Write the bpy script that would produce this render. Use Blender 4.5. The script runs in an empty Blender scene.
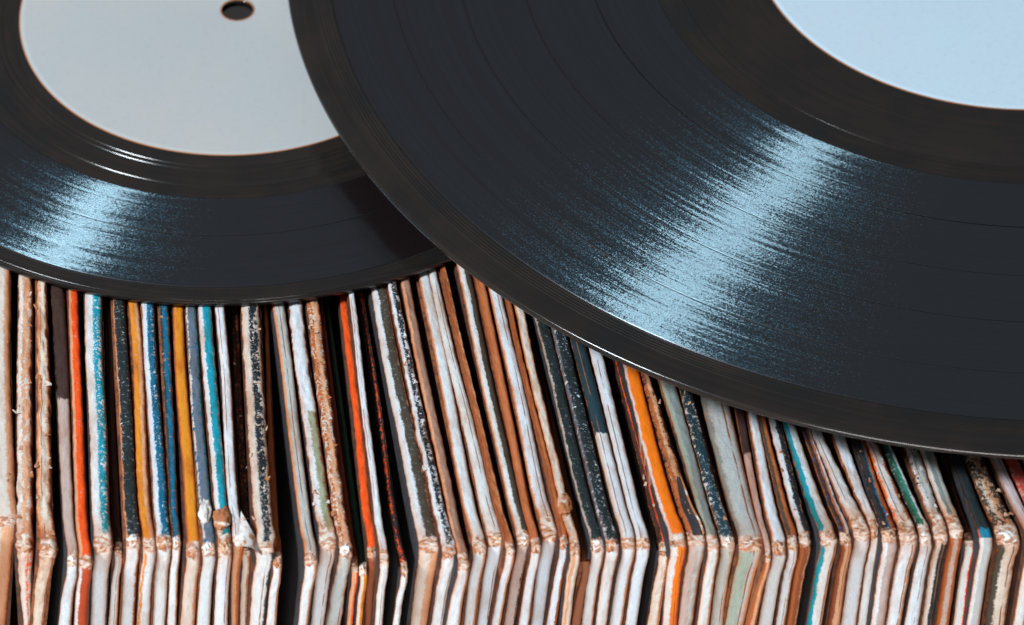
import bpy, bmesh, math, random
from mathutils import Vector, noise
sc = bpy.context.scene
COL = sc.collection
MM = 0.001
PI = math.pi

# ------------------------------------------------------------------ camera
PITCH, FPX, DIST = 0.7706, 4011.5, 772.01          # radians down, focal in px, mm
cp, sp = math.cos(PITCH), math.sin(PITCH)
CAM = Vector((0, -DIST * cp, DIST * sp))
FWD, UP, RT = Vector((0, cp, -sp)), Vector((0, sp, cp)), Vector((1, 0, 0))
cd = bpy.data.cameras.new('camera'); cam = bpy.data.objects.new('camera', cd); COL.objects.link(cam)
cam.location = CAM * MM
cam.rotation_euler = (PI / 2 - PITCH, 0, 0)
cd.sensor_width = 36; cd.lens = FPX / 1024 * 36
cd.clip_start = 0.01; cd.clip_end = 50
cd.dof.use_dof = True; cd.dof.focus_distance = 0.762; cd.dof.aperture_fstop = 20
sc.camera = cam
sc.render.resolution_x, sc.render.resolution_y = 1024, 625

# ------------------------------------------------------------------ light
w = bpy.data.worlds.new('World'); sc.world = w; w.use_nodes = True
bg = w.node_tree.nodes['Background']
bg.inputs[0].default_value = (0.70, 0.69, 0.72, 1); bg.inputs[1].default_value = 0.22

def area(name, loc, target, size, power, color):
    l = bpy.data.lights.new(name, 'AREA'); l.shape = 'SQUARE'; l.size = size
    l.energy = power; l.color = color
    o = bpy.data.objects.new(name, l); COL.objects.link(o)
    o.location = Vector(loc) * MM
    d = (Vector(target) - Vector(loc)).normalized()
    o.rotation_euler = d.to_track_quat('-Z', 'Y').to_euler()
    return o
area('key_softbox', (-613, -299, 731), (20, 40, 0), 0.20, 13.4, (0.86, 0.94, 1.0))
fl = area('front_fill', (-60, -900, -90), (0, -60, -20), 0.60, 6.6, (1.0, 0.97, 0.95))  # added unseen fill, kept below disc level to brighten only the sleeve fronts
fl.data.shape = 'RECTANGLE'; fl.data.size_y = 0.15
sc.view_settings.view_transform = 'Standard'; sc.view_settings.look = 'None'
sc.view_settings.exposure = 0; sc.view_settings.gamma = 1

# ------------------------------------------------------------------ helpers
def hit(px, py, p0, n):
    d = FWD * FPX + RT * (px - 512) - UP * (py - 312.5)
    t = (Vector(p0) - CAM).dot(n) / d.dot(n)
    return CAM + d * t

def mesh_obj(name, verts, faces, mat, parent=None, uvs=None, smooth=True):
    me = bpy.data.meshes.new(name)
    me.from_pydata([Vector(v) * MM for v in verts], [], faces)
    if uvs:
        lay = me.uv_layers.new(name='UVMap')
        for lp in me.loops: lay.data[lp.index].uv = uvs[lp.vertex_index]
    if smooth:
        for p in me.polygons: p.use_smooth = True
    me.materials.append(mat)
    o = bpy.data.objects.new(name, me); COL.objects.link(o)
    if parent: o.parent = parent
    return o

def empty(name, loc, label, cat, group=None):
    o = bpy.data.objects.new(name, None); COL.objects.link(o)
    o.location = Vector(loc) * MM; o.empty_display_size = 0.01
    o['label'] = label; o['category'] = cat
    if group: o['group'] = group
    return o

class NT:
    """tiny node-graph helper"""
    def __init__(self, name):
        self.m = bpy.data.materials.new(name); self.m.use_nodes = True
        self.t = self.m.node_tree; self.p = self.t.nodes['Principled BSDF']
    def n(self, kind, **kw):
        x = self.t.nodes.new(kind)
        for k, v in kw.items(): setattr(x, k, v)
        return x
    def put(self, sock, v):
        if hasattr(v, 'is_linked') or hasattr(v, 'links'): self.t.links.new(v, sock)
        elif isinstance(v, (tuple, list)) and len(v) == 3 and sock.type == 'RGBA': sock.default_value = (*v, 1)
        else: sock.default_value = v
    def math(self, op, a, b=None, c=None, clamp=False):
        x = self.n('ShaderNodeMath', operation=op, use_clamp=clamp)
        self.put(x.inputs[0], a)
        if b is not None: self.put(x.inputs[1], b)
        if c is not None: self.put(x.inputs[2], c)
        return x.outputs[0]
    def mix(self, f, a, b, blend='MIX'):
        x = self.n('ShaderNodeMix', data_type='RGBA', blend_type=blend)
        self.put(x.inputs[0], f); self.put(x.inputs[6], a); self.put(x.inputs[7], b)
        return x.outputs[2]
    def noise(self, vec, scale, detail=2, rough=.5, dist=0):
        x = self.n('ShaderNodeTexNoise'); self.put(x.inputs['Vector'], vec)
        x.inputs['Scale'].default_value = scale; x.inputs['Detail'].default_value = detail
        x.inputs['Roughness'].default_value = rough; x.inputs['Distortion'].default_value = dist
        return x.outputs[0]
    def step(self, v, a, b):
        x = self.n('ShaderNodeMapRange', interpolation_type='SMOOTHSTEP')
        self.put(x.inputs[0], v); x.inputs[1].default_value = a; x.inputs[2].default_value = b
        return x.outputs[0]
    def comb(self, a, b, c):
        x = self.n('ShaderNodeCombineXYZ')
        for i, v in enumerate((a, b, c)): self.put(x.inputs[i], v)
        return x.outputs[0]
    def bump(self, h, strength, dist):
        x = self.n('ShaderNodeBump'); x.inputs['Strength'].default_value = strength
        x.inputs['Distance'].default_value = dist; self.put(x.inputs['Height'], h)
        self.t.links.new(x.outputs[0], self.p.inputs['Normal'])

# palette (base colours, linear)
W = (.72, .79, .86); WB = (.66, .78, .90); CR = (.70, .64, .58); G = (.50, .55, .56); PK = (.52, .42, .39)
T = (.70, .37, .21); B = (.30, .085, .028); RB = (.48, .14, .036); DB = (.05, .025, .02); K = (.018, .022, .028)
SL = (.013, .024, .027); O = (.93, .095, .004); OB = (1.0, .22, .003); Y = (.76, .28, .015); C = (.002, .33, .46)
BL = (.001, .135, .26); NV = (.022, .07, .125); DG = (.02, .085, .055); PG = (.36, .47, .43); R = (.68, .09, .07)
GY = (.13, .17, .23); OL = (.07, .06, .045); GG = (.25, .30, .29); KT = (.015, .05, .07); GRN = (.02, .22, .15); LG = (.36, .40, .27)

def paper_mat(name, seed, wmm, bands, wear=None, vsplit=None, edge=.5, dirt=.5, torn=1.0, rag=.3, crease=None):
    """painted paper strip: bands=(left,f1,mid,f2,right) across; wear=(colour, amount); vsplit=(mm,colour)"""
    g = NT(name)
    uv = g.n('ShaderNodeUVMap'); s = g.n('ShaderNodeSeparateXYZ'); g.t.links.new(uv.outputs[0], s.inputs[0])
    U, V = s.outputs[0], s.outputs[1]
    vec = g.comb(g.math('MULTIPLY', U, wmm), g.math('MULTIPLY', V, .35), seed * 7.31)
    vec2 = g.comb(g.math('MULTIPLY', U, wmm), V, seed * 3.7 + 50)
    n1 = g.noise(vec, .9, 3, .65)
    n2 = g.noise(vec2, 1.5, 5, .72, .35)
    Uj = g.math('ADD', U, g.math('MULTIPLY', g.math('SUBTRACT', n1, .5), .32))
    L, f1, M, f2, Rr = bands
    Uj = g.math('ADD', Uj, g.math('MULTIPLY', g.math('SUBTRACT', n2, .5), .25 + rag * .8))
    c = M
    if f1 > 0: c = g.mix(g.step(Uj, f1 - .05, f1 + .06), L, c)
    if f2 < 1: c = g.mix(g.step(Uj, f2 - .05, f2 + .06), c, Rr)
    if vsplit:
        Vj = g.math('ADD', V, g.math('MULTIPLY', g.math('SUBTRACT', n1, .5), 3.0))
        c = g.mix(g.step(Vj, vsplit[0] - .3, vsplit[0] + .3), c, vsplit[1])
    if wear:
        th = .74 - wear[1] * .50
        m = g.math('ADD', g.math('MULTIPLY', n2, .65), g.math('MULTIPLY', n1, .35))
        ed = g.math('MULTIPLY', g.math('ABSOLUTE', g.math('SUBTRACT', U, .5)), .16)
        m = g.step(g.math('ADD', m, ed), th, th + .025)
        c = g.mix(m, c, wear[0])
        nf = g.noise(g.comb(g.math('MULTIPLY', U, wmm * .8), g.math('MULTIPLY', V, 1.1), seed), 1.5, 4, .75)
        c = g.mix(g.math('MULTIPLY', g.step(nf, .60, .64), .25 + wear[1]), c, wear[0])
    # grime and foxing on the paper
    n3 = g.noise(vec, .28, 4, .6)
    c = g.mix(g.math('MULTIPLY', g.step(n3, .46, .72), dirt * 1.1), c, (.66, .40, .26), 'MULTIPLY')
    n4 = g.noise(vec2, 6.0, 2, .6)
    c = g.mix(g.math('MULTIPLY', g.step(n4, .58, .72), .45), c, (.62, .42, .30), 'MULTIPLY')
    fb = g.noise(g.comb(g.math('MULTIPLY', U, wmm * 5.0), g.math('MULTIPLY', V, .55), seed * 1.9), 1.0, 3, .7)
    c = g.mix(g.math('MULTIPLY', g.step(fb, .42, .68), .38), c, (.72, .60, .52), 'MULTIPLY')
    if crease:
        cl = g.math('ABSOLUTE', g.math('SUBTRACT', g.math('ADD', U, g.math('MULTIPLY', g.math('SUBTRACT', n1, .5), .08)), crease))
        c = g.mix(g.math('MULTIPLY', g.step(cl, .055, .015), g.step(n3, .38, .50)), c, (.28, .10, .04))
    if torn > 0:      # worn-through corner: bare fibre, cream to rust
        va = g.math('ADD', g.math('ABSOLUTE', V), g.math('MULTIPLY', g.math('SUBTRACT', n2, .5), 4.5))
        fib = g.noise(vec2, .55, 5, .66, 1.2)
        tcol = g.mix(g.step(fib, .40, .60), (.72, .64, .57), (.44, .17, .065))
        tcol = g.mix(g.step(fib, .60, .66), tcol, (.10, .04, .02))
        c = g.mix(g.math('MULTIPLY', g.step(va, 10.0, 1.5), .55 * torn), c, (.86, .56, .40), 'MULTIPLY')
        c = g.mix(g.step(va, 1.5 + 1.1 * torn, 1.1 + 1.1 * torn), c, tcol)
    # bare brown board along both folds
    au = g.math('MULTIPLY', g.math('ABSOLUTE', g.math('SUBTRACT', Uj, .5)), 2.0)
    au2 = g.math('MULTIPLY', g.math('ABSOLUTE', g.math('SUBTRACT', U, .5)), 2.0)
    au = g.math('ADD', g.math('MULTIPLY', au, .45), g.math('MULTIPLY', au2, .55))
    e0 = .995 - edge * .24
    c = g.mix(g.math('MULTIPLY', g.step(au2, .30, 1.0), .75), c, (.82, .50, .34), 'MULTIPLY')  # smooth pinkish tan tint, deepening towards both edges
    c = g.mix(g.step(au, e0, e0 + .09), c, g.mix(n2, (.52, .155, .04), (.15, .042, .018)))
    g.put(g.p.inputs['Base Color'], c)
    g.p.inputs['Roughness'].default_value = .62
    g.p.inputs['Specular IOR Level'].default_value = .35
    g.bump(g.math('ADD', n2, g.math('MULTIPLY', n4, .5)), .55, .00035)
    return g.m

def obj_noise_mat(name, ca, cb, scale, a=.42, b=.62, rough=.8, bump=.5, dist=1.0):
    g = NT(name)
    tc = g.n('ShaderNodeTexCoord'); v = tc.outputs['Object']
    n1 = g.noise(v, scale, 4, .65, dist); n2 = g.noise(v, scale * 4, 3, .6)
    c = g.mix(g.step(n1, a, b), ca, cb)
    c = g.mix(g.math('MULTIPLY', g.step(n2, .55, .7), .45), c, tuple(x * .55 for x in cb))
    g.put(g.p.inputs['Base Color'], c); g.p.inputs['Roughness'].default_value = rough
    g.bump(g.math('ADD', n1, g.math('MULTIPLY', n2, .4)), bump, .0004)
    return g.m

M_BOARD = [obj_noise_mat('cover_board_brown', (.11, .038, .017), (.045, .02, .014), 300),
           obj_noise_mat('cover_board_dark', (.03, .032, .040), (.03, .02, .018), 260),
           obj_noise_mat('cover_board_rust', (.26, .085, .03), (.09, .032, .018), 300)]
M_TORN = [obj_noise_mat('torn_paper_cream', (.68, .58, .50), (.42, .15, .055), 250, .40, .53),
          obj_noise_mat('torn_paper_white', (.72, .70, .68), (.44, .17, .07), 230, .45, .58),
          obj_noise_mat('torn_paper_orange', (.66, .46, .32), (.42, .15, .05), 420, .44, .6)]

# ------------------------------------------------------------------ table under the row
BOX = 178.0
table = obj_noise_mat('table_wood_dark', (.035, .030, .028), (.02, .017, .016), 12, rough=.5, bump=.15)
bm = bmesh.new(); bmesh.ops.create_cube(bm, size=1, matrix=__import__('mathutils').Matrix.Translation((0, 0, 0)))
me = bpy.data.meshes.new('table_top')
for v in bm.verts: v.co = Vector((v.co.x * 2.4, v.co.y * 1.6, v.co.z * .03 - BOX * MM - .0235))
bmesh.ops.bevel(bm, geom=bm.edges[:], offset=.004, segments=3, affect='EDGES')
bm.to_mesh(me); bm.free(); me.materials.append(table)
to = bpy.data.objects.new('table_top', me); COL.objects.link(to); to['kind'] = 'structure'

# ------------------------------------------------------------------ sleeves
def smoothn(x, y, z): return noise.noise(Vector((x, y, z)))

def make_sleeve(i, row):
    tl, tr, ty, cl, cr, cy, bl, br, top, front, opt, label = row
    rnd = random.Random(i * 13 + 5)
    zs = -rnd.uniform(.1, 1.3) - row[10].get('low', 0)
    n_up, n_fr = Vector((0, 0, 1)), Vector((0, -1, 0))
    Cn = hit((cl + cr) / 2, cy, (0, 0, zs), n_up)
    Tp = hit((tl + tr) / 2, ty, (0, 0, zs), n_up)
    Bt = hit((bl + br) / 2, 625, (0, Cn.y, 0), n_fr)
    mmpx = (hit(513, cy, (0, 0, zs), n_up) - hit(512, cy, (0, 0, zs), n_up)).x
    mmt = (hit(513, ty, (0, 0, zs), n_up) - hit(512, ty, (0, 0, zs), n_up)).x
    wc, wt = (cr - cl) * mmpx * .88, (tr - tl) * mmt * .88
    wb = (br - bl) * mmpx * .90
    d1 = (Tp - Cn); LT = d1.length; d1.normalize()
    d2 = (Bt - Cn); d2.normalize()
    fray = opt.get('fray', .25)
    root = empty('record_sleeve', (Cn.x, Cn.y + 4, -BOX), label, 'record sleeve', 'worn record sleeves standing in the row')
    base = Vector((Cn.x, Cn.y + 4, -BOX))
    xh = Cn.x + d1.x / max(.3, d1.y) * 150
    L1, L2 = (136.0 if abs(xh + 57) < 13 else BOX), (BOX + zs)
    L2 = L2 / max(.3, -d2.z)
    # rows along the path: s<0 on top going back, s>0 down the front
    ss = []
    s = 0.0
    while s < 112: ss.append(s); s += .45 if s < 14 else .6
    while s < L1: ss.append(s); s += 8
    ss.append(L1)
    prof = [(-1, -3.4), (-1.0, -1.7), (-.99, -.9), (-.96, -.5), (-.88, -.2), (-.74, -.03), (-.55, .05), (-.35, .09), (-.12, .10), (.12, .10), (.35, .09), (.55, .05), (.74, -.03), (.88, -.2), (.96, -.5), (.99, -.9), (1.0, -1.7), (1, -3.4)]
    thick = min(1.0, wc / 2.6)
    rc = 2.1
    def frame(sv):
        """path point and normal with a rounded corner; sv signed"""
        a = abs(sv)
        if sv <= 0: P = Cn + d1 * a; far = a
        else: P = Cn + d2 * a; far = a
        # blend to the rounded corner
        k = math.exp(-(a / rc) ** 1.5)
        nn = (n_up if sv <= 0 else n_fr)
        mid = (n_up + n_fr).normalized()
        nn = (nn * (1 - k) + mid * k).normalized()
        P = P - mid * (rc * .40) * k + Vector((.35, 0, 0)) * math.exp(-((a - 3.5) / 3.5) ** 2)
        return P, nn
    def width(sv):
        a = abs(sv)
        if sv <= 0:
            t = min(a / LT, 1.15); ww = wc * (1 - t) + wt * t
        else:
            t = min(a / 26, 1.0); ww = wc * (1 - t) + wb * t
        return ww * (1 + .10 * math.exp(-(a / 3.5) ** 2))
    sx = (U_SHEAR := 0)
    def strip(sign, name, mat, v_off=0):
        vs, uv, fs = [], [], []
        npf = len(prof)
        Lx = L1 if sign < 0 else L2
        amp = .24 + fray * .62
        for r, s0 in enumerate(ss):
            s1 = s0 * Lx / L1 if s0 > 112 else s0
            sv = sign * s1
            P, nn = frame(sv)
            ww = width(sv)
            seed = i * 9.7
            fade = 1.0 if sign < 0 else (.45 + .55 * math.exp(-s1 / 8))
            wob = (smoothn(s1 * .03, seed, 1) * .5 + smoothn(s1 * .22, seed, 2) * .30 * fray) * fade * min(1, s1 / 4 + .25)
            for q, (u, h) in enumerate(prof):
                side = 1 if u > 0 else -1
                en = smoothn(s1 * .45, seed + side * 5, 4) * .30 + smoothn(s1 * 1.4, seed + side * 3, 7) * .16
                en *= amp * 1.2 * abs(u) * fade
                hn = (smoothn(s1 * .5, u * ww * .7 + seed, 3) * .42 + smoothn(s1 * 1.6, u * ww * 1.5 + seed, 5) * .26) * amp * fade
                hh = h * thick if h > -1 else h
                p = P + Vector((1, 0, 0)) * (u * ww * .5 + wob + en) + nn * (hh + hn * (1 if h > -1 else .3))
                vs.append(p - base); uv.append((.5 + u * .5 if abs(u) < .99 else (.0 if u < 0 else 1.), s1))
            if r:
                for q in range(npf - 1):
                    a = (r - 1) * npf + q; b = r * npf + q
                    fs.append((a, a + 1, b + 1, b) if sign > 0 else (a, b, b + 1, a + 1))
        return mesh_obj(name, vs, fs, mat, root, uv)
    wm = (wc + wt) / 2
    def age(bands, q):      # some papers have yellowed more than others
        return tuple(b if not isinstance(b, tuple) or min(b) < .3 else (b[0], b[1] * (1 - .035 * q), b[2] * (1 - .09 * q)) for b in bands)
    top, front = age(top, rnd.choice([0, 0, .3, .7, 1.2])), age(front, rnd.choice([0, 0, .4, .8, 1.3]))
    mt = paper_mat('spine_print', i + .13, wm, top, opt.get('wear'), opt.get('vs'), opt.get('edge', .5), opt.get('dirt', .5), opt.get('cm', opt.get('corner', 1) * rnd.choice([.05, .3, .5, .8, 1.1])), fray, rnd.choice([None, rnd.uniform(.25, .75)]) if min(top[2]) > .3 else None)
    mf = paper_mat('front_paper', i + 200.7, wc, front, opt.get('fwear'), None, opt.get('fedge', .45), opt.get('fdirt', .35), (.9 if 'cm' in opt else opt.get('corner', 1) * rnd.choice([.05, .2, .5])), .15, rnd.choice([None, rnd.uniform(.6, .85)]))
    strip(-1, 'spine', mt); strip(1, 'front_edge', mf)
    # cover boards: a slab just inside the folds
    bi = opt.get('board', rnd.choice([0, 0, 1, 2]))
    vs, fs = [], []
    ins = .9
    N = 10
    for sx_ in (-1, 1):
        for a in range(N + 1):
            for b in range(N + 1):
                qa, qb = (a / N) ** 1.6 * (L1 - 2) + ins, (b / N) ** 1.6 * (L2 - 4) + ins
                P = Cn + d1 * qa + d2 * qb
                ww = width(-qa) if a else wc
                ww = min(ww, wc * 1.1)
                bulge = .35 * math.sin(PI * a / N) * math.sin(PI * b / N)
                vs.append(P + Vector((sx_ * (ww * .5 + .12 + bulge), 0, 0)) - base)
    M2 = (N + 1) ** 2
    def vid(sd, a, b): return sd * M2 + a * (N + 1) + b
    for a in range(N):
        for b in range(N):
            fs.append((vid(0, a, b), vid(0, a, b + 1), vid(0, a + 1, b + 1), vid(0, a + 1, b)))
            fs.append((vid(1, a, b), vid(1, a + 1, b), vid(1, a + 1, b + 1), vid(1, a, b + 1)))
    for k in range(N):
        fs.append((vid(0, k, 0), vid(0, k + 1, 0), vid(1, k + 1, 0), vid(1, k, 0)))
        fs.append((vid(0, k, N), vid(1, k, N), vid(1, k + 1, N), vid(0, k + 1, N)))
        fs.append((vid(0, 0, k), vid(1, 0, k), vid(1, 0, k + 1), vid(0, 0, k + 1)))
        fs.append((vid(0, N, k), vid(0, N, k + 1), vid(1, N, k + 1), vid(1, N, k)))
    mesh_obj('cover', vs, fs, M_BOARD[bi], root, smooth=False)
    # crumpled, torn corner
    tc = opt.get('corner', 1.0)
    tc *= rnd.choice([.0, .75, .9, 1.0, 1.0, 1.15]) if wc < 4 else 1
    if tc > 0:
        b2 = bmesh.new(); bmesh.ops.create_icosphere(b2, subdivisions=4, radius=1)
        view = Vector((rnd.uniform(-.3, .3), -.75, .66)).normalized()
        hole = rnd.choice([.0, .5, .75])
        sq = rnd.uniform(.8, 1.1)
        vv = []
        for v in b2.verts:
            p = v.co.normalized()
            a = math.acos(max(-1, min(1, p.dot(view))))
            th = math.atan2(p.x - view.x, p.z - view.z)
            f = 1 + .34 * smoothn(p.x * 2.2 + i, p.y * 2.2, p.z * 2.2) + .20 * abs(smoothn(p.x * 5 + i, p.y * 5 + 3, p.z * 5)) + .10 * smoothn(p.x * 11, p.y * 11 + i, p.z * 11)
            f += .07 * math.sin(3 * th + a * 9 + i)
            f *= 1 - hole * math.exp(-(a / .33) ** 2)
            vv.append(Vector((p.x * wc * .44 * f, p.y * 1.0 * sq * f * tc, p.z * 1.15 * f * tc)))
        ctr = Cn + Vector((0, 1.25, -1.35))
        mesh_obj('torn_corner', [c + ctr - base for c in vv], [tuple(x.index for x in f.verts) for f in b2.faces],
                 M_TORN[opt.get('torn', rnd.choice([0, 1, 0, 2]))], root)
        b2.free()
    # lifted flakes of torn paper along the spine
    nfl = int(opt.get('flakes', fray * 16 if fray > .3 else 0))
    if nfl < 6: nfl = 0
    vs, fs = [], []
    for k in range(nfl):
        s0 = rnd.uniform(0, 1) ** 1.3 * min(LT * 1.1, 95) + .5
        if rnd.random() < .12: continue
        P, nn = frame(-s0); ww = width(-s0)
        u = rnd.choice([-1, 1]) * rnd.uniform(.35, .98)
        ln, wd = rnd.uniform(.3, 1.1) * (.6 + fray), rnd.uniform(.3, .8) * (.5 + fray)
        ang = rnd.gauss(0, .35); lift = rnd.uniform(.05, .4)
        ax = (d1 * math.cos(ang) + Vector((1, 0, 0)) * math.sin(ang)).normalized()
        ay = nn.cross(ax).normalized()
        c0 = P + Vector((u * ww * .5, 0, 0)) + nn * .1 + Vector((1, 0, 0)) * (smoothn(s0 * .03, i * 9.7, 1) * .5)
        st = len(vs); nx = 5
        for a in range(nx + 1):
            t = a / nx
            wloc = wd * (1 - .75 * t ** 2) * (.75 + .5 * rnd.random()) + .05
            up = nn * (lift * t ** 2 * ln * .6 + .12)
            for e in (-1, 0, 1):
                vs.append(c0 + ax * (t * ln) + ay * (e * wloc * .5) + up + nn * (.07 * rnd.uniform(-1, 1) - abs(e) * .08) - base)
        for a in range(nx):
            for e in range(2):
                q = st + a * 3 + e
                fs.append((q, q + 1, q + 4, q + 3))
    if fs:
        mesh_obj('frayed_paper', vs, fs, M_TORN[opt.get('torn2', rnd.choice([0, 0, 1, 2]))], root, smooth=True)
    if opt.get('flap'):       # stiff paper corner folded out to the right
        vs, fs = [], []; N2 = 8
        for a in range(N2 + 1):
            for b in range(N2 + 1):
                u, v = a / N2, b / N2 * (1 - a / N2 * .8)
                vs.append(Cn + Vector((wc * .2 + u * 4.2, .2 + 9 * (v - .25) * (1 - .25 * u) - 1.0 * u, .55 + .9 * math.sin(u * 2.4) - 1.0 * u * v - 2.4 * u * u)) - base)
        for a in range(N2):
            for b in range(N2):
                q = a * (N2 + 1) + b; fs.append((q, q + N2 + 1, q + N2 + 2, q + 1))
        mesh_obj('paper_flap', vs, fs, M_TORN[1], root)
    if opt.get('pocket'):     # split end: dark sheet stands in for the shaded hollow, plus curled pale lip
        for nm, off, wid, hz, mt_ in (('pocket_shade', .1, .62, .28, M_BOARD[1]), ('curled_lip', .52, .16, .75, M_TORN[0])):
            vs, fs = [], []; N2 = 26
            for a in range(N2 + 1):
                t = a / N2; P, nn = frame(-(1.2 + t * 15)); lw = wid * wc * math.sin(PI * min(1, .25 + t * .75)) ** .7 * .5 + .02
                for e in range(-3, 4):
                    vs.append(P + Vector((off * wc * (1 - .55 * t) - wc * .05 + e / 3 * lw, 0, hz - .14 * abs(e) * (1 if off > .3 else -.2) + .15 * math.sin(t * 9))) - base)
            for a in range(N2):
                for e in range(6):
                    q = a * 7 + e; fs.append((q, q + 1, q + 8, q + 7))
            mesh_obj(nm, vs, fs, mt_, root)
    for (sy, sxx) in opt.get('blob', []):      # torn rolled bands across the spine at given mm behind the corner
        P, nn = frame(-sy); ww = width(-sy)
        b2 = bmesh.new(); bmesh.ops.create_icosphere(b2, subdivisions=4, radius=1)
        vv = []
        for v in b2.verts:
            p = v.co.normalized()
            f = 1 + .35 * smoothn(p.x * 2 + i + sy, p.y * 2, p.z * 2) + .3 * abs(smoothn(p.x * 5 + sy, p.y * 5 + i, p.z * 5))
            vv.append(P + Vector((p.x * ww * .5 * sxx * f, p.y * 2.6 * f, p.z * .8 * f + .1)) - base)
        mesh_obj('torn_paper', vv, [tuple(x.index for x in f.verts) for f in b2.faces], M_TORN[1 if sxx < 1.1 else 0], root)
        b2.free()

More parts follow.
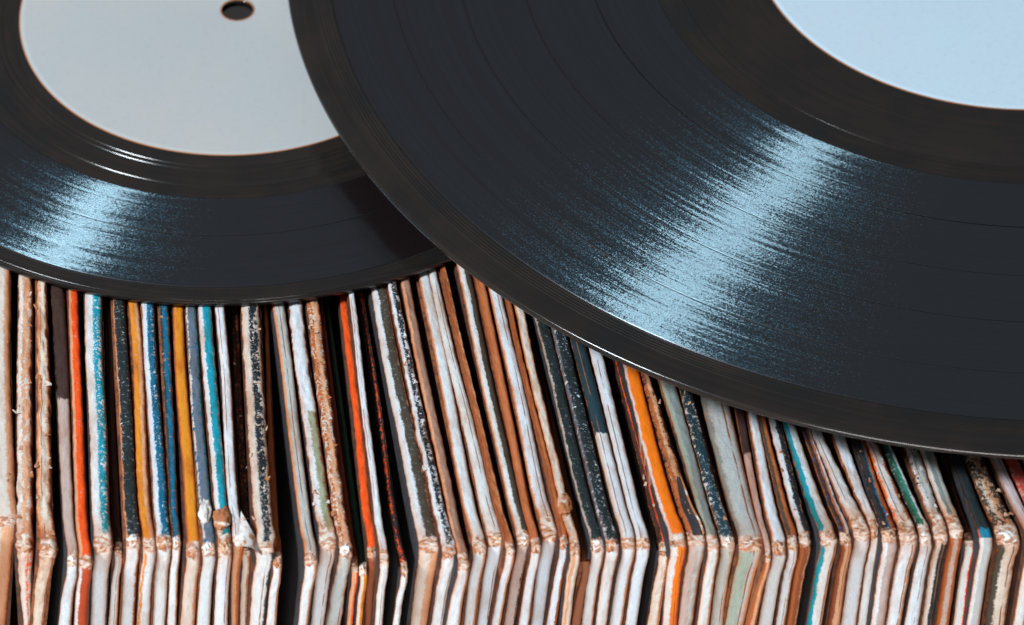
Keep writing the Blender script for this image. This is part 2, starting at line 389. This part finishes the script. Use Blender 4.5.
S = lambda c: (c, 0, c, 1, c)
WF = (W, 0, W, .80, T)            # white front with a bare right edge
SL_ROWS = [
 (-30,-14,270, -34,-17,545, -38,-24, S(CR), WF, {}, 'narrow cream sleeve just left of the pale wide one'),
 (-12,11,300, -13,17,522, -15,8, (G,.2,CR,.72,T), (CR,.45,T,.9,RB), dict(edge=.2,dirt=.3,torn=0,flakes=10,corner=.9), 'wide smooth grey-cream sleeve, at the far left edge of the row'),
 (17,33,316, 13,31,546, 23,30, (W,.3,T,1,T), (CR,.5,O,1,O), dict(cm=1.6,fray=.9,wear=(CR,.35),torn=2,fwear=(CR,.5)), 'fuzzy tan sleeve roll with white left side and orange stains under its corner'),
 (36,48,316, 37,55,551, 33,44, (T,.3,CR,.8,T), (CR,0,CR,.8,T), dict(cm=2.2,fray=.9,dirt=.8,torn=0), 'fuzzy buff sleeve with a shaggy bulging corner, left of a wide dark gap'),
 (51,66,316, 65,77,562, 57,73, (DB,0,DB,1,DB), (WB,0,WB,.85,PK), dict(vs=(0,DB),fray=.05,board=1,special='two',torn=1,edge=.3), 'sleeve with spine dark maroon behind and pinkish grey near its corner'),
 (68,79,316, 77,91,563, 73,89, (T,.28,O,1,O), (W,.28,(.50,.07,.015),1,B), dict(fray=.2,wear=(CR,.12),torn=2), 'red-orange sleeve with tan left edge and a small curled brown corner hole'),
 (84,104,316, 91,111,546, 89,106, (W,.48,C,.93,CR), S(W), dict(cm=1.6,fray=.3,wear=(W,.35),torn=0,board=1), 'thick white sleeve with flaking turquoise strip along its right side'),
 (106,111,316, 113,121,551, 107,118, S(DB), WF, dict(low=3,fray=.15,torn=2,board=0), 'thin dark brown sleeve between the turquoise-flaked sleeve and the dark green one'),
 (112,126,316, 124,140,542, 119,135, (T,.1,SL,1,SL), (W,0,W,.85,RB), dict(fray=.2,wear=(W,.2),torn=1,edge=.25), 'dark green-grey sleeve with white nicks and a thin tan left edge'),
 (128,140,316, 141,155,547, 136,151, (Y,.55,T,.85,RB), (W,.12,Y,.3,W), dict(fray=.2,torn=0,wear=(CR,.1)), 'amber and tan sleeve with yellow line down its front, beside the bright blue sleeve'),
 (141,155,316, 155,171,543, 151,166, (WB,.38,BL,1,BL), S(W), dict(fray=.25,wear=(WB,.3),torn=0,edge=.3), 'deep blue sleeve with scuffed pale blue left half'),
 (158,168,316, 171,180,543, 166,177, (KT,.3,BL,.9,B), WF, dict(fray=.2,wear=(T,.2),dirt=.7,torn=1), 'narrow dark teal sleeve with faint scuffs, left of the mustard sleeve'),
 (173,186,340, 184,199,551, 178,195, (RB,.15,Y,.95,B), (CR,0,CR,.8,T), dict(fray=.02,dirt=.7,torn=0,flakes=0), 'smooth mustard yellow sleeve with brown left edge'),
 (185,197,310, 200,214,549, 195,211, (WB,.16,GY,.85,C), S(WB), dict(fray=.2,wear=(BL,.3),torn=1,edge=.2,blob=[(9,1.0)]), 'slate blue sleeve with white left edge and a torn white band near its corner'),
 (197,212,310, 216,231,548, 212,228, (W,.34,C,.93,CR), (W,.2,W,.3,W), dict(cm=2,fray=.25,wear=(W,.12),torn=2,edge=.25,blob=[(7,1.15)]), 'white sleeve with solid turquoise right half and heavily torn corner'),
 (215,226,310, 231,243,541, 231,239, (G,0,W,.9,T), (T,0,T,.6,RB), dict(fray=.1,torn=1,flap=1), 'plain pale grey sleeve with a paper flap sticking out at its corner'),
 (231,238,310, 240,250,551, 238,248, S(DB), (W,.1,CR,.7,RB), dict(low=3,fray=.4,dirt=1,torn=2,wear=(RB,.35),board=1), 'very dark brown sleeve with rusty torn spots, left of the black-spattered cream one'),
 (241,262,310, 252,273,548, 248,266, (CR,.40,(.008,.02,.03),.84,CR), (W,0,W,.8,KT), dict(fray=.45,wear=(CR,.36),torn=0,board=0,special='spatter'), 'thick cream sleeve with a black spattered stripe down its spine'),
 (264,268,310, 272,281,562, 265,278, S(RB), (CR,0,W,.8,T), dict(low=2,fray=.2,torn=0,board=0), 'thin rust-brown sleeve just left of the wide dark gap'),
 (272,286,310, 303,317,561, 298,308, (T,.22,G,1,G), (W,0,W,.75,T), dict(fray=.12,torn=0,edge=.5), 'plain grey-cream sleeve with ridged left edge, just right of the wide dark gap'),
 (288,304,310, 317,336,543, 309,325, (W,.55,W,.9,RB), S(W), dict(cm=2.2,fray=.5,torn=1,vs=None,wear=(RB,.1),special='green'), 'white sleeve turning moss green near its corner'),
 (308,322,320, 338,352,551, 325,343, (RB,.35,T,.75,B), (G,0,G,.9,T), dict(fray=.9,wear=(CR,.35),torn=1,torn2=0), 'brown sleeve with ragged torn paper along its whole spine'),
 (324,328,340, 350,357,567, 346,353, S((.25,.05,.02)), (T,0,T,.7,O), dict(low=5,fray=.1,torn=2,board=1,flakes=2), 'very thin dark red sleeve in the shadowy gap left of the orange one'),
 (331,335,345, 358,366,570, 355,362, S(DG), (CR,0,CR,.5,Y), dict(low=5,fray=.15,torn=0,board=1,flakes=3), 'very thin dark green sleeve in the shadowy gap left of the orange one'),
 (339,347,300, 366,377,553, 364,373, (O,.7,(.6,.12,.03),1,B), S((.28,.08,.03)), dict(low=1.5,fray=.25,torn=2,wear=(OB,.2),board=0), 'narrow burnt orange sleeve with dark brown front, left of a thin white one'),
 (349,356,305, 379,388,560, 374,383, (W,.8,W,1,T), S(W), dict(fray=.15,torn=0), 'narrow white sleeve between the burnt orange sleeve and a black gap'),
 (361,366,310, 400,407,571, 393,401, (O,.5,DB,.8,O), S(W), dict(low=2,fray=.35,wear=(K,.45),torn=0,board=1), 'thin black sleeve with orange flecks, left of the wide cream and olive one'),
 (368,386,285, 417,441,547, 409,428, (W,.38,OL,.9,T), (CR,.55,T,1,T), dict(fray=.1,torn=0,wear=(W,.12),board=1,edge=.3), 'wide sleeve, cream on the left half and dark olive on the right half'),
 (387,398,285, 441,456,552, 430,444, (W,.34,K,.86,T), S(W), dict(fray=.6,wear=(W,.38),torn=0,board=0,torn2=1), 'white sleeve with black torn patches, right of the cream and olive one'),
 (400,411,285, 457,469,564, 444,462, (T,.3,(.38,.22,.16),1,B), WF, dict(fray=.3,torn=2,edge=.6), 'dull brown sleeve with orange curled corner, left of two bright white ones'),
 (418,431,285, 471,486,548, 463,476, (T,.15,W,1,W), (W,0,W,.8,T), dict(fray=.03,torn=0,flakes=1,edge=.4), 'clean white sleeve, left one of the bright white pair'),
 (431,441,285, 487,504,541, 476,490, S(W), S(WB), dict(fray=.06,torn=2,flakes=2,edge=.3), 'clean blue-white sleeve, right one of the bright white pair'),
 (443,450,285, 505,515,551, 491,502, (B,.3,RB,.7,T), (W,0,W,.7,T), dict(fray=.3,torn=0,board=2,dirt=.8), 'rust-brown sleeve directly right of the bright white pair'),
 (463,477,300, 516,531,541, 503,517, (T,.12,W,.5,OL), (PK,0,PK,.75,K), dict(fray=.03,torn=1,flakes=1,edge=.35), 'sleeve with a white stripe left and dark olive stripe right'),
 (478,488,300, 531,541,547, 518,530, (RB,.3,(.58,.19,.07),.8,RB), (G,0,W,.9,T), dict(fray=.02,torn=0,flakes=0,board=2), 'smooth copper-brown sleeve beside the white and olive one'),
 (491,505,300, 541,558,534, 530,545, (T,.12,W,.85,W), S(WB), dict(cm=3,fray=.08,torn=1,flakes=3,edge=.35), 'white sleeve with big crumpled white corner, right of the copper-brown one'),
 (508,514,310, 559,568,543, 545,557, (B,.4,RB,1,B), (WB,0,WB,.7,RB), dict(fray=.2,torn=0,board=0), 'thin brown sleeve with a swirled corner hole, left of the rolled tan blob'),
 (516,526,312, 569,580,549, 561,571, (T,.15,CR,.75,T), (CR,.2,T,.5,CR), dict(fray=.3,torn=0,blob=[(11,1.35)]), 'tan and white sleeve with a round rolled blob of torn paper near its corner'),
 (528,535,325, 581,589,562, 570,582, S(B), S((.33,.12,.055)), dict(low=5,fray=.1,corner=0,flakes=2,board=2), 'recessed dark brown sleeve left of the two black speckled ones'),
 (537,551,330, 590,604,546, 581,594, (G,.1,SL,1,SL), WF, dict(fray=.2,wear=(G,.12),torn=1,board=1,edge=.15), 'black slate sleeve with pale left edge, left one of the black speckled pair'),
 (553,569,335, 605,619,545, 595,608, (GY,.12,SL,1,SL), (W,0,W,.85,T), dict(fray=.25,wear=(WB,.26),torn=0,board=1,edge=.12), 'black slate sleeve heavily flecked with white, right one of the black speckled pair'),
 (573,589,350, 620,635,543, 608,623, (CR,.16,KT,1,KT), WF, dict(fray=.04,torn=0,special='navywhite',flakes=1,edge=.25,board=1), 'dark navy sleeve with cream left edge that turns white towards the corner'),
 (591,606,360, 635,650,544, 624,638, (W,.9,W,1,T), S(WB), dict(fray=.03,torn=2,flakes=1,edge=.4,board=0), 'plain white sleeve left of the dark gap and orange threads'),
 (614,620,368, 658,669,551, 645,660, (DB,.45,O,.65,DB), (CR,0,CR,.7,T), dict(low=3,fray=.5,torn=2,board=1,wear=(DB,.25)), 'dark sleeve with ragged orange fibres, directly left of the vivid orange one'),
 (623,640,370, 668,686,541, 662,679, (W,.13,OB,.9,RB), (W,.45,OB,.9,RB), dict(fray=.0,flakes=0,torn=2,corner=.75,edge=.3,dirt=.15,board=1), 'vivid orange sleeve with a thin white left edge, orange on its front too'),
 (641,652,378, 687,706,541, 677,694, (RB,.4,T,.8,B), (PK,.6,G,.85,T), dict(fray=.6,corner=.55,torn=0,wear=(DB,.3),pocket=1), 'torn brown sleeve with open pocket in painted shade, right of the vivid orange one'),
 (661,678,385, 707,719,545, 696,710, (PG,.3,GG,1,T), WF, dict(fray=.2,torn=0,wear=(PG,.2),edge=.3), 'pale grey-green sleeve left of the dark one with white flecks'),
 (681,695,392, 720,735,542, 710,725, (KT,.2,KT,.8,DB), (G,.7,G,.8,T), dict(fray=.4,torn=1,wear=(W,.3),edge=.35,board=0), 'dark teal sleeve with ragged white flecks, left of the wide grey-green one'),
 (701,732,400, 737,764,545, 724,746, (GG,.15,G,.85,PK), (PG,.55,G,.8,T), dict(fray=.0,flakes=2,torn=1,corner=.8,edge=.12,dirt=.3,board=2), 'widest sleeve, smooth grey-green with glossy wrap over its corner'),
 (734,744,408, 765,771,556, 747,758, S(DB), (RB,.3,T,.7,RB), dict(fray=.0,special='darkpink',flakes=1,corner=.5,board=2,edge=.3), 'sleeve that is black behind and pinkish tan in front, right of the widest one'),
 (746,757,412, 771,786,548, 757,774, (T,.1,W,.9,T), S(W), dict(fray=.12,torn=0,edge=.45,board=0), 'white sleeve with brown edges, second right of the widest grey-green one'),
 (758,766,415, 787,798,545, 775,786, (OL,.4,RB,1,B), WF, dict(fray=.2,torn=0,board=0), 'brown sleeve between two white-striped ones, left of the black gap'),
 (767,782,418, 798,811,541, 786,797, (W,.45,K,.9,T), (RB,.4,B,.8,T), dict(fray=.4,wear=(T,.15),torn=0,board=0), 'sleeve half white and half black with ragged seam, left of the black gap'),
 (784,797,423, 820,838,540, 806,824, (C,.3,W,.7,CR), (C,.28,W,.85,T), dict(fray=.15,torn=0,wear=(C,.2),edge=.12,board=1), 'white sleeve with bright cyan left edge, right of the black gap'),
 (799,809,427, 839,851,539, 826,840, (DB,.45,RB,.7,W), (B,.4,T,1,T), dict(fray=.2,torn=2,wear=((.02,.12,.45),.28),board=0), 'brown sleeve dotted with vivid blue flecks along its right edge'),
 (811,823,430, 852,870,532, 840,858, (W,.9,W,1,T), (W,.88,W,.95,KT), dict(cm=2.6,fray=.3,torn=0,edge=.3,board=2), 'thick white sleeve right of the blue-flecked one, its corner frayed brown'),
 (825,832,433, 0,0,0, 0,0, None, None, None, None),
 (833,847,436, 870,880,531, 857,868, (W,.8,W,1,T), S(W), dict(cm=1.8,fray=.35,torn=0,edge=.4,board=2), 'white sleeve narrowing towards its corner, left of the blue-lined dark one'),
 (852,863,440, 881,897,537, 869,885, (K,.5,BL,.62,RB), (W,.35,PK,.9,T), dict(fray=.4,torn=2,board=1,edge=.2), 'black sleeve with a thin blue line and torn rusty corner'),
 (864,878,440, 898,918,536, 885,902, (OB,.1,W,.75,RB), WF, dict(cm=2.6,fray=.45,torn=2,edge=.35,wear=(B,.1)), 'white sleeve with orange-rimmed left edge, left of the emerald-lined one'),
 (881,892,445, 919,932,537, 903,920, (DG,.3,GRN,.65,W), S(WB), dict(cm=1.6,fray=.3,torn=1,board=1,wear=(W,.2),edge=.12), 'emerald green lined sleeve with clean blue-white front'),
 (894,905,446, 0,0,0, 0,0, None, None, None, None),
 (903,919,448, 933,948,534, 920,934, (W,.35,G,.9,T), (CR,.45,K,.85,KT), dict(cm=3.4,fray=.55,torn=1,wear=(SL,.32),board=0), 'cream sleeve with grey speckles and a square dark nick, crumpled at its corner'),
 (919,934,450, 949,964,530, 934,950, (W,.25,GG,.6,G), (RB,.35,PK,.7,RB), dict(cm=2.4,fray=.12,torn=1,edge=.25,board=0), 'smooth steel grey sleeve between the speckled cream one and a dark gap'),
 (939,948,455, 964,974,541, 952,966, (DB,.5,B,.7,DB), (CR,0,W,.75,O), dict(low=3,fray=.1,torn=2,board=1), 'dark brown sleeve in the gap right of the steel grey one, with orange corner'),
 (950,962,455, 979,993,538, 966,981, (O,.1,SL,1,SL), (W,.3,G,.85,T), dict(fray=.0,corner=0,flakes=0,edge=.12,board=1,special='tealtip'), 'smooth dark teal sleeve with thin orange left edge and crisp square corner'),
 (963,985,455, 995,1021,537, 983,1007, (CR,.4,T,.75,CR), (OL,.35,CR,.9,T), dict(cm=1.8,fray=.8,torn=1,wear=(OL,.42),board=0), 'thick mottled cream and brown sleeve with layered torn ridges'),
 (990,1003,457, 1027,1040,540, 1013,1026, (PK,.15,(.66,.58,.62),1,W), WF, dict(fray=.05,torn=0,edge=.25,board=0), 'pale pink sleeve, left of the coral red one at the right end'),
 (1004,1019,457, 1041,1058,540, 1028,1044, (R,.8,R,1,W), WF, dict(fray=.15,torn=1,wear=((.7,.5,.48),.3),board=0,edge=.15), 'coral red sleeve with worn white specks at the right end of the row'),
 (1022,1036,459, 1060,1075,541, 1046,1060, S(W), WF, dict(fray=.2), 'white record sleeve standing just right of the coral red one'),
 (1040,1054,461, 1079,1094,541, 1064,1079, S(GY), WF, dict(fray=.2), 'slate grey record sleeve, last of the row beyond the coral red one'),
]
SPECIAL = {   # colour that takes over nearer the corner than the given distance: (mm, near colour)
 'two': (42, PK), 'green': None, 'navywhite': (28, W), 'darkpink': (26, (.55, .36, .30)), 'tealtip': (2.6, (.01, .22, .36))}
idx = 0
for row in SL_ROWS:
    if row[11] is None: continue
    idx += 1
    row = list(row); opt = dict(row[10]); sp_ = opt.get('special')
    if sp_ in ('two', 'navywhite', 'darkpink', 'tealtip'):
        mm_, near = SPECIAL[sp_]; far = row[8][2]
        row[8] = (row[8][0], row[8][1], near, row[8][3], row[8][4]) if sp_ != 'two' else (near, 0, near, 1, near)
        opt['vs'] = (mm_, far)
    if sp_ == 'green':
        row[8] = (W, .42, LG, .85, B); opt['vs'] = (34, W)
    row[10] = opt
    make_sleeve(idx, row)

# ------------------------------------------------------------------ records
def vinyl_mat(name, grooved):
    g = NT(name)
    tc = g.n('ShaderNodeTexCoord'); s = g.n('ShaderNodeSeparateXYZ'); g.t.links.new(tc.outputs['Object'], s.inputs[0])
    x, y = s.outputs[0], s.outputs[1]
    r = g.math('SQRT', g.math('ADD', g.math('MULTIPLY', x, x), g.math('MULTIPLY', y, y)))
    r = g.math('MULTIPLY', r, 1000.0)
    ang = g.math('ARCTAN2', y, x)
    if grooved:
        g.p.inputs['Base Color'].default_value = (.009, .005, .005, 1)
        streak = g.noise(g.comb(g.math('MULTIPLY', r, 1.6), g.math('MULTIPLY', ang, .45), 0), 1, 4, .78)
        track = g.noise(g.comb(g.math('MULTIPLY', r, .16), 0, 3), 1, 2, .5)
        grain = g.noise(tc.outputs['Object'], 3600, 1, .5)
        grain2 = g.noise(tc.outputs['Object'], 900, 2, .6)
        rot = g.math('ADD', g.math('MULTIPLY', g.math('SUBTRACT', grain, .5), .046), g.math('MULTIPLY', g.math('SUBTRACT', streak, .5), .075))
        rot = g.math('ADD', rot, g.math('MULTIPLY', g.math('SUBTRACT', grain2, .5), .008))
        rot = g.math('ADD', rot, ROT0)
        g.p.inputs['Roughness'].default_value = .4
        g.p.inputs['Specular IOR Level'].default_value = .3
        gl = g.n('ShaderNodeBsdfAnisotropic', distribution='GGX')
        gl.inputs['Color'].default_value = (.52, .76, .87, 1)  # blue of the sheen put into the gloss colour
        gl.inputs['Anisotropy'].default_value = ANI
        rough = g.math('ADD', GR, g.math('MULTIPLY', g.math('SUBTRACT', track, .5), .10))
        g.put(gl.inputs['Roughness'], rough); g.put(gl.inputs['Rotation'], rot)
        tg = g.n('ShaderNodeTangent', direction_type='RADIAL', axis='Z')
        g.t.links.new(tg.outputs[0], gl.inputs['Tangent'])
        g2 = g.n('ShaderNodeBsdfAnisotropic', distribution='GGX')     # wider, dimmer blue lobe: soft glow round the sheen put into the gloss
        g2.inputs['Color'].default_value = (.20, .52, .74, 1); g2.inputs['Anisotropy'].default_value = .72
        g2.inputs['Roughness'].default_value = .42
        rot2 = g.math('ADD', g.math('MULTIPLY', g.math('SUBTRACT', streak, .5), .12), g.math('MULTIPLY', g.math('SUBTRACT', grain, .5), .16))
        g.put(g2.inputs['Rotation'], rot2); g.t.links.new(tg.outputs[0], g2.inputs['Tangent'])
        m0 = g.n('ShaderNodeMixShader'); m0.inputs[0].default_value = .26
        g.t.links.new(gl.outputs[0], m0.inputs[1]); g.t.links.new(g2.outputs[0], m0.inputs[2])
        mx = g.n('ShaderNodeMixShader')
        g.put(mx.inputs[0], g.math('MULTIPLY', g.math('ADD', .6, g.math('MULTIPLY', streak, .8)), GFAC))
        g.t.links.new(g.p.outputs[0], mx.inputs[1]); g.t.links.new(m0.outputs[0], mx.inputs[2])
        g.t.links.new(mx.outputs[0], g.t.nodes['Material Output'].inputs[0])
    else:
        n = g.noise(tc.outputs['Object'], 60, 3, .6)
        arc = g.noise(g.comb(g.math('MULTIPLY', r, 1.2), g.math('MULTIPLY', ang, 2.2), 5), 1, 4, .7)
        g.put(g.p.inputs['Base Color'], g.mix(g.step(g.math('ADD', g.math('MULTIPLY', n, .5), g.math('MULTIPLY', arc, .5)), .38, .62), (.012, .012, .012), (.022, .0165, .0135)))
        g.put(g.p.inputs['Roughness'], g.math('ADD', .10, g.math('MULTIPLY', n, .10)))
    return g.m
ROT0, ANI, GR, GFAC = 0.0, .87, .29, .185
M_GROOVE, M_VINYL = vinyl_mat('vinyl_grooved', True), vinyl_mat('vinyl_smooth', False)
M_LAND = NT('vinyl_land'); M_LAND.p.inputs['Base Color'].default_value = (.006, .006, .007, 1); M_LAND.p.inputs['Roughness'].default_value = .22; M_LAND = M_LAND.m

def label_mat(name, c1, c2):
    g = NT(name)
    tc = g.n('ShaderNodeTexCoord'); v = tc.outputs['Object']
    n = g.noise(v, 18, 4, .6); f = g.noise(v, 900, 3, .7)
    c = g.mix(g.step(n, .35, .7), c1, c2)
    c = g.mix(g.math('MULTIPLY', g.step(f, .5, .75), .22), c, tuple(q * .7 for q in c2))
    g.put(g.p.inputs['Base Color'], c); g.p.inputs['Roughness'].default_value = .75
    g.bump(f, .15, .0001)
    return g.m
M_RIM = NT('label_cut_edge'); M_RIM.p.inputs['Base Color'].default_value = (.42, .17, .07, 1); M_RIM.p.inputs['Roughness'].default_value = .8; M_RIM = M_RIM.m

def lathe(name, prof, mat, parent, seg=960, closed=False):
    vs, fs = [], []
    n = len(prof)
    for k in range(seg):
        a = 2 * PI * k / seg; c, s = math.cos(a), math.sin(a)
        for r, z in prof: vs.append((r * c, r * s, z))
    for k in range(seg):
        k2 = (k + 1) % seg
        for q in range(n - 1 if not closed else n):
            q2 = (q + 1) % n
            fs.append((k * n + q, k * n + q2, k2 * n + q2, k2 * n + q))
    return mesh_obj(name, vs, fs, mat, parent)

def ridges(r0, r1, count, z, h):
    """small raised ridges between wide lead grooves"""
    out = []
    step = (r1 - r0) / count
    for k in range(count):
        for j in range(8):
            t = j / 8
            out.append((r0 + (k + t) * step, z + h * math.sin(PI * t) ** 2 - h * .3))
    out.append((r1, z - h * .3))
    return out

def record(name, centre, nrm, RO, RL, bandin, bandout, leadin, leadout, seps, hole, lm, label, th=1.7, bead=None):
    root = empty(name, centre, label, 'vinyl record')
    root.rotation_euler = Vector(nrm).normalized().to_track_quat('Z', 'Y').to_euler()
    zt = th / 2
    body = [(hole, -zt), (hole, zt - .12), (RL, zt - .12)]
    # run-out wax with shallow lead-out grooves
    r = RL
    for g0 in leadout:
        body += [(g0 - .40, zt - .12), (g0 - .26, zt - .08), (g0 - .16, zt - .13), (g0 - .05, zt - .30), (g0 + .05, zt - .30), (g0 + .16, zt - .13), (g0 + .26, zt - .08), (g0 + .40, zt - .12)]
    body += [(bandin - .1, zt - .12)]
    body += [(bandin + .3, zt - .3), (bandout - .3, zt - .3)]
    body += ridges(leadin[0], leadin[1], leadin[2], zt - .04, .12 if RO < 100 else .165)
    e = RO
    b0 = bead or (RO - 1.9)
    body += [(b0 - .5, zt - .05), (b0 - .25, zt + .0), (b0, zt + .05), (b0 + .25, zt + .07), (b0 + .5, zt + .05), (b0 + .9, zt + .02),
             (e - .45, zt - .02), (e - .2, zt - .16), (e - .06, zt - .38), (e, zt - .62), (e, zt - .95), (e - .08, -zt + .45), (e - .22, -zt + .24), (e - .5, -zt + .08), (e - 1.2, -zt)]
    lathe('disc_body', body, M_VINYL, root, closed=True)
    # grooved playing surface, split by the smooth separator bands between tracks
    if RO > 100: root.scale = (.9953, .9953, .9953)
    lim = [bandin] + seps + [bandout]
    for a, b in zip(lim[:-1], lim[1:]):
        p = [(a + .12, zt - .35), (a + .12, zt - .095), (a + .3, zt - .09)]
        nn = 6
        for k in range(1, nn): p.append((a + .3 + (b - a - .6) * k / nn, zt - .09))
        p += [(b - .3, zt - .09), (b - .12, zt - .095), (b - .12, zt - .35)]
        lathe('track_band', p, M_GROOVE, root, seg=480)
    # smooth land showing between the bands
    land = [(bandin - .1, zt - .11), (bandout + .1, zt - .11)]
    lathe('separator_band', [(bandin, zt - .3), (bandin, zt - .115), (bandout, zt - .115), (bandout, zt - .3)], M_LAND, root, seg=480)
    lathe('label', [(hole + .1, zt - .2), (hole + .1, zt - .02), (hole + .5, zt + .02), (RL - 1.6, zt + .02), (RL - 1.2, zt + .07), (RL - .8, zt + .09), (RL - .45, zt + .02), (RL - .16, zt - .0)], lm, root, seg=480)
    lathe('hole_rim', [(hole + .02, zt - .35), (hole + .02, zt + .0), (hole + .12, zt + .04), (hole + .32, zt + .03), (hole + .34, zt - .1)], M_RIM, root, seg=96)
    lathe('label_rim', [(RL - .16, zt + .0), (RL - .02, zt - .01), (RL + .06, zt - .05), (RL + .07, zt - .2)], M_RIM, root, seg=480)
    return root

record('small_record', (-57.1, 88.86, 1.5 - .85), (0, 0, 1), 87.5, 45.2, 58.0, 83.4, (83.6, 86.0, 4), [48.7, 49.9, 54.6],
       [68.7], 3.3, label_mat('label_paper_grey', (.45, .475, .49), (.50, .50, .475)),
       'small black record with plain greyish white label and punched centre hole, lying at left', bead=86.2)
record('large_record', (102.62 * .9953, 103.14 * .9953 - 553.3 * .0047, 7.5), (.0151, .0201, 1), 150.0, 51.85, 74.5, 141.0, (141.3, 144.6, 5), [69.4],
       [87.3, 101.3, 114.3, 128.4], 3.6, label_mat('label_paper_blue', (.62, .80, .92), (.63, .78, .89)),
       'large black record with plain bluish white label, lying on top of the smaller one', bead=146.8)
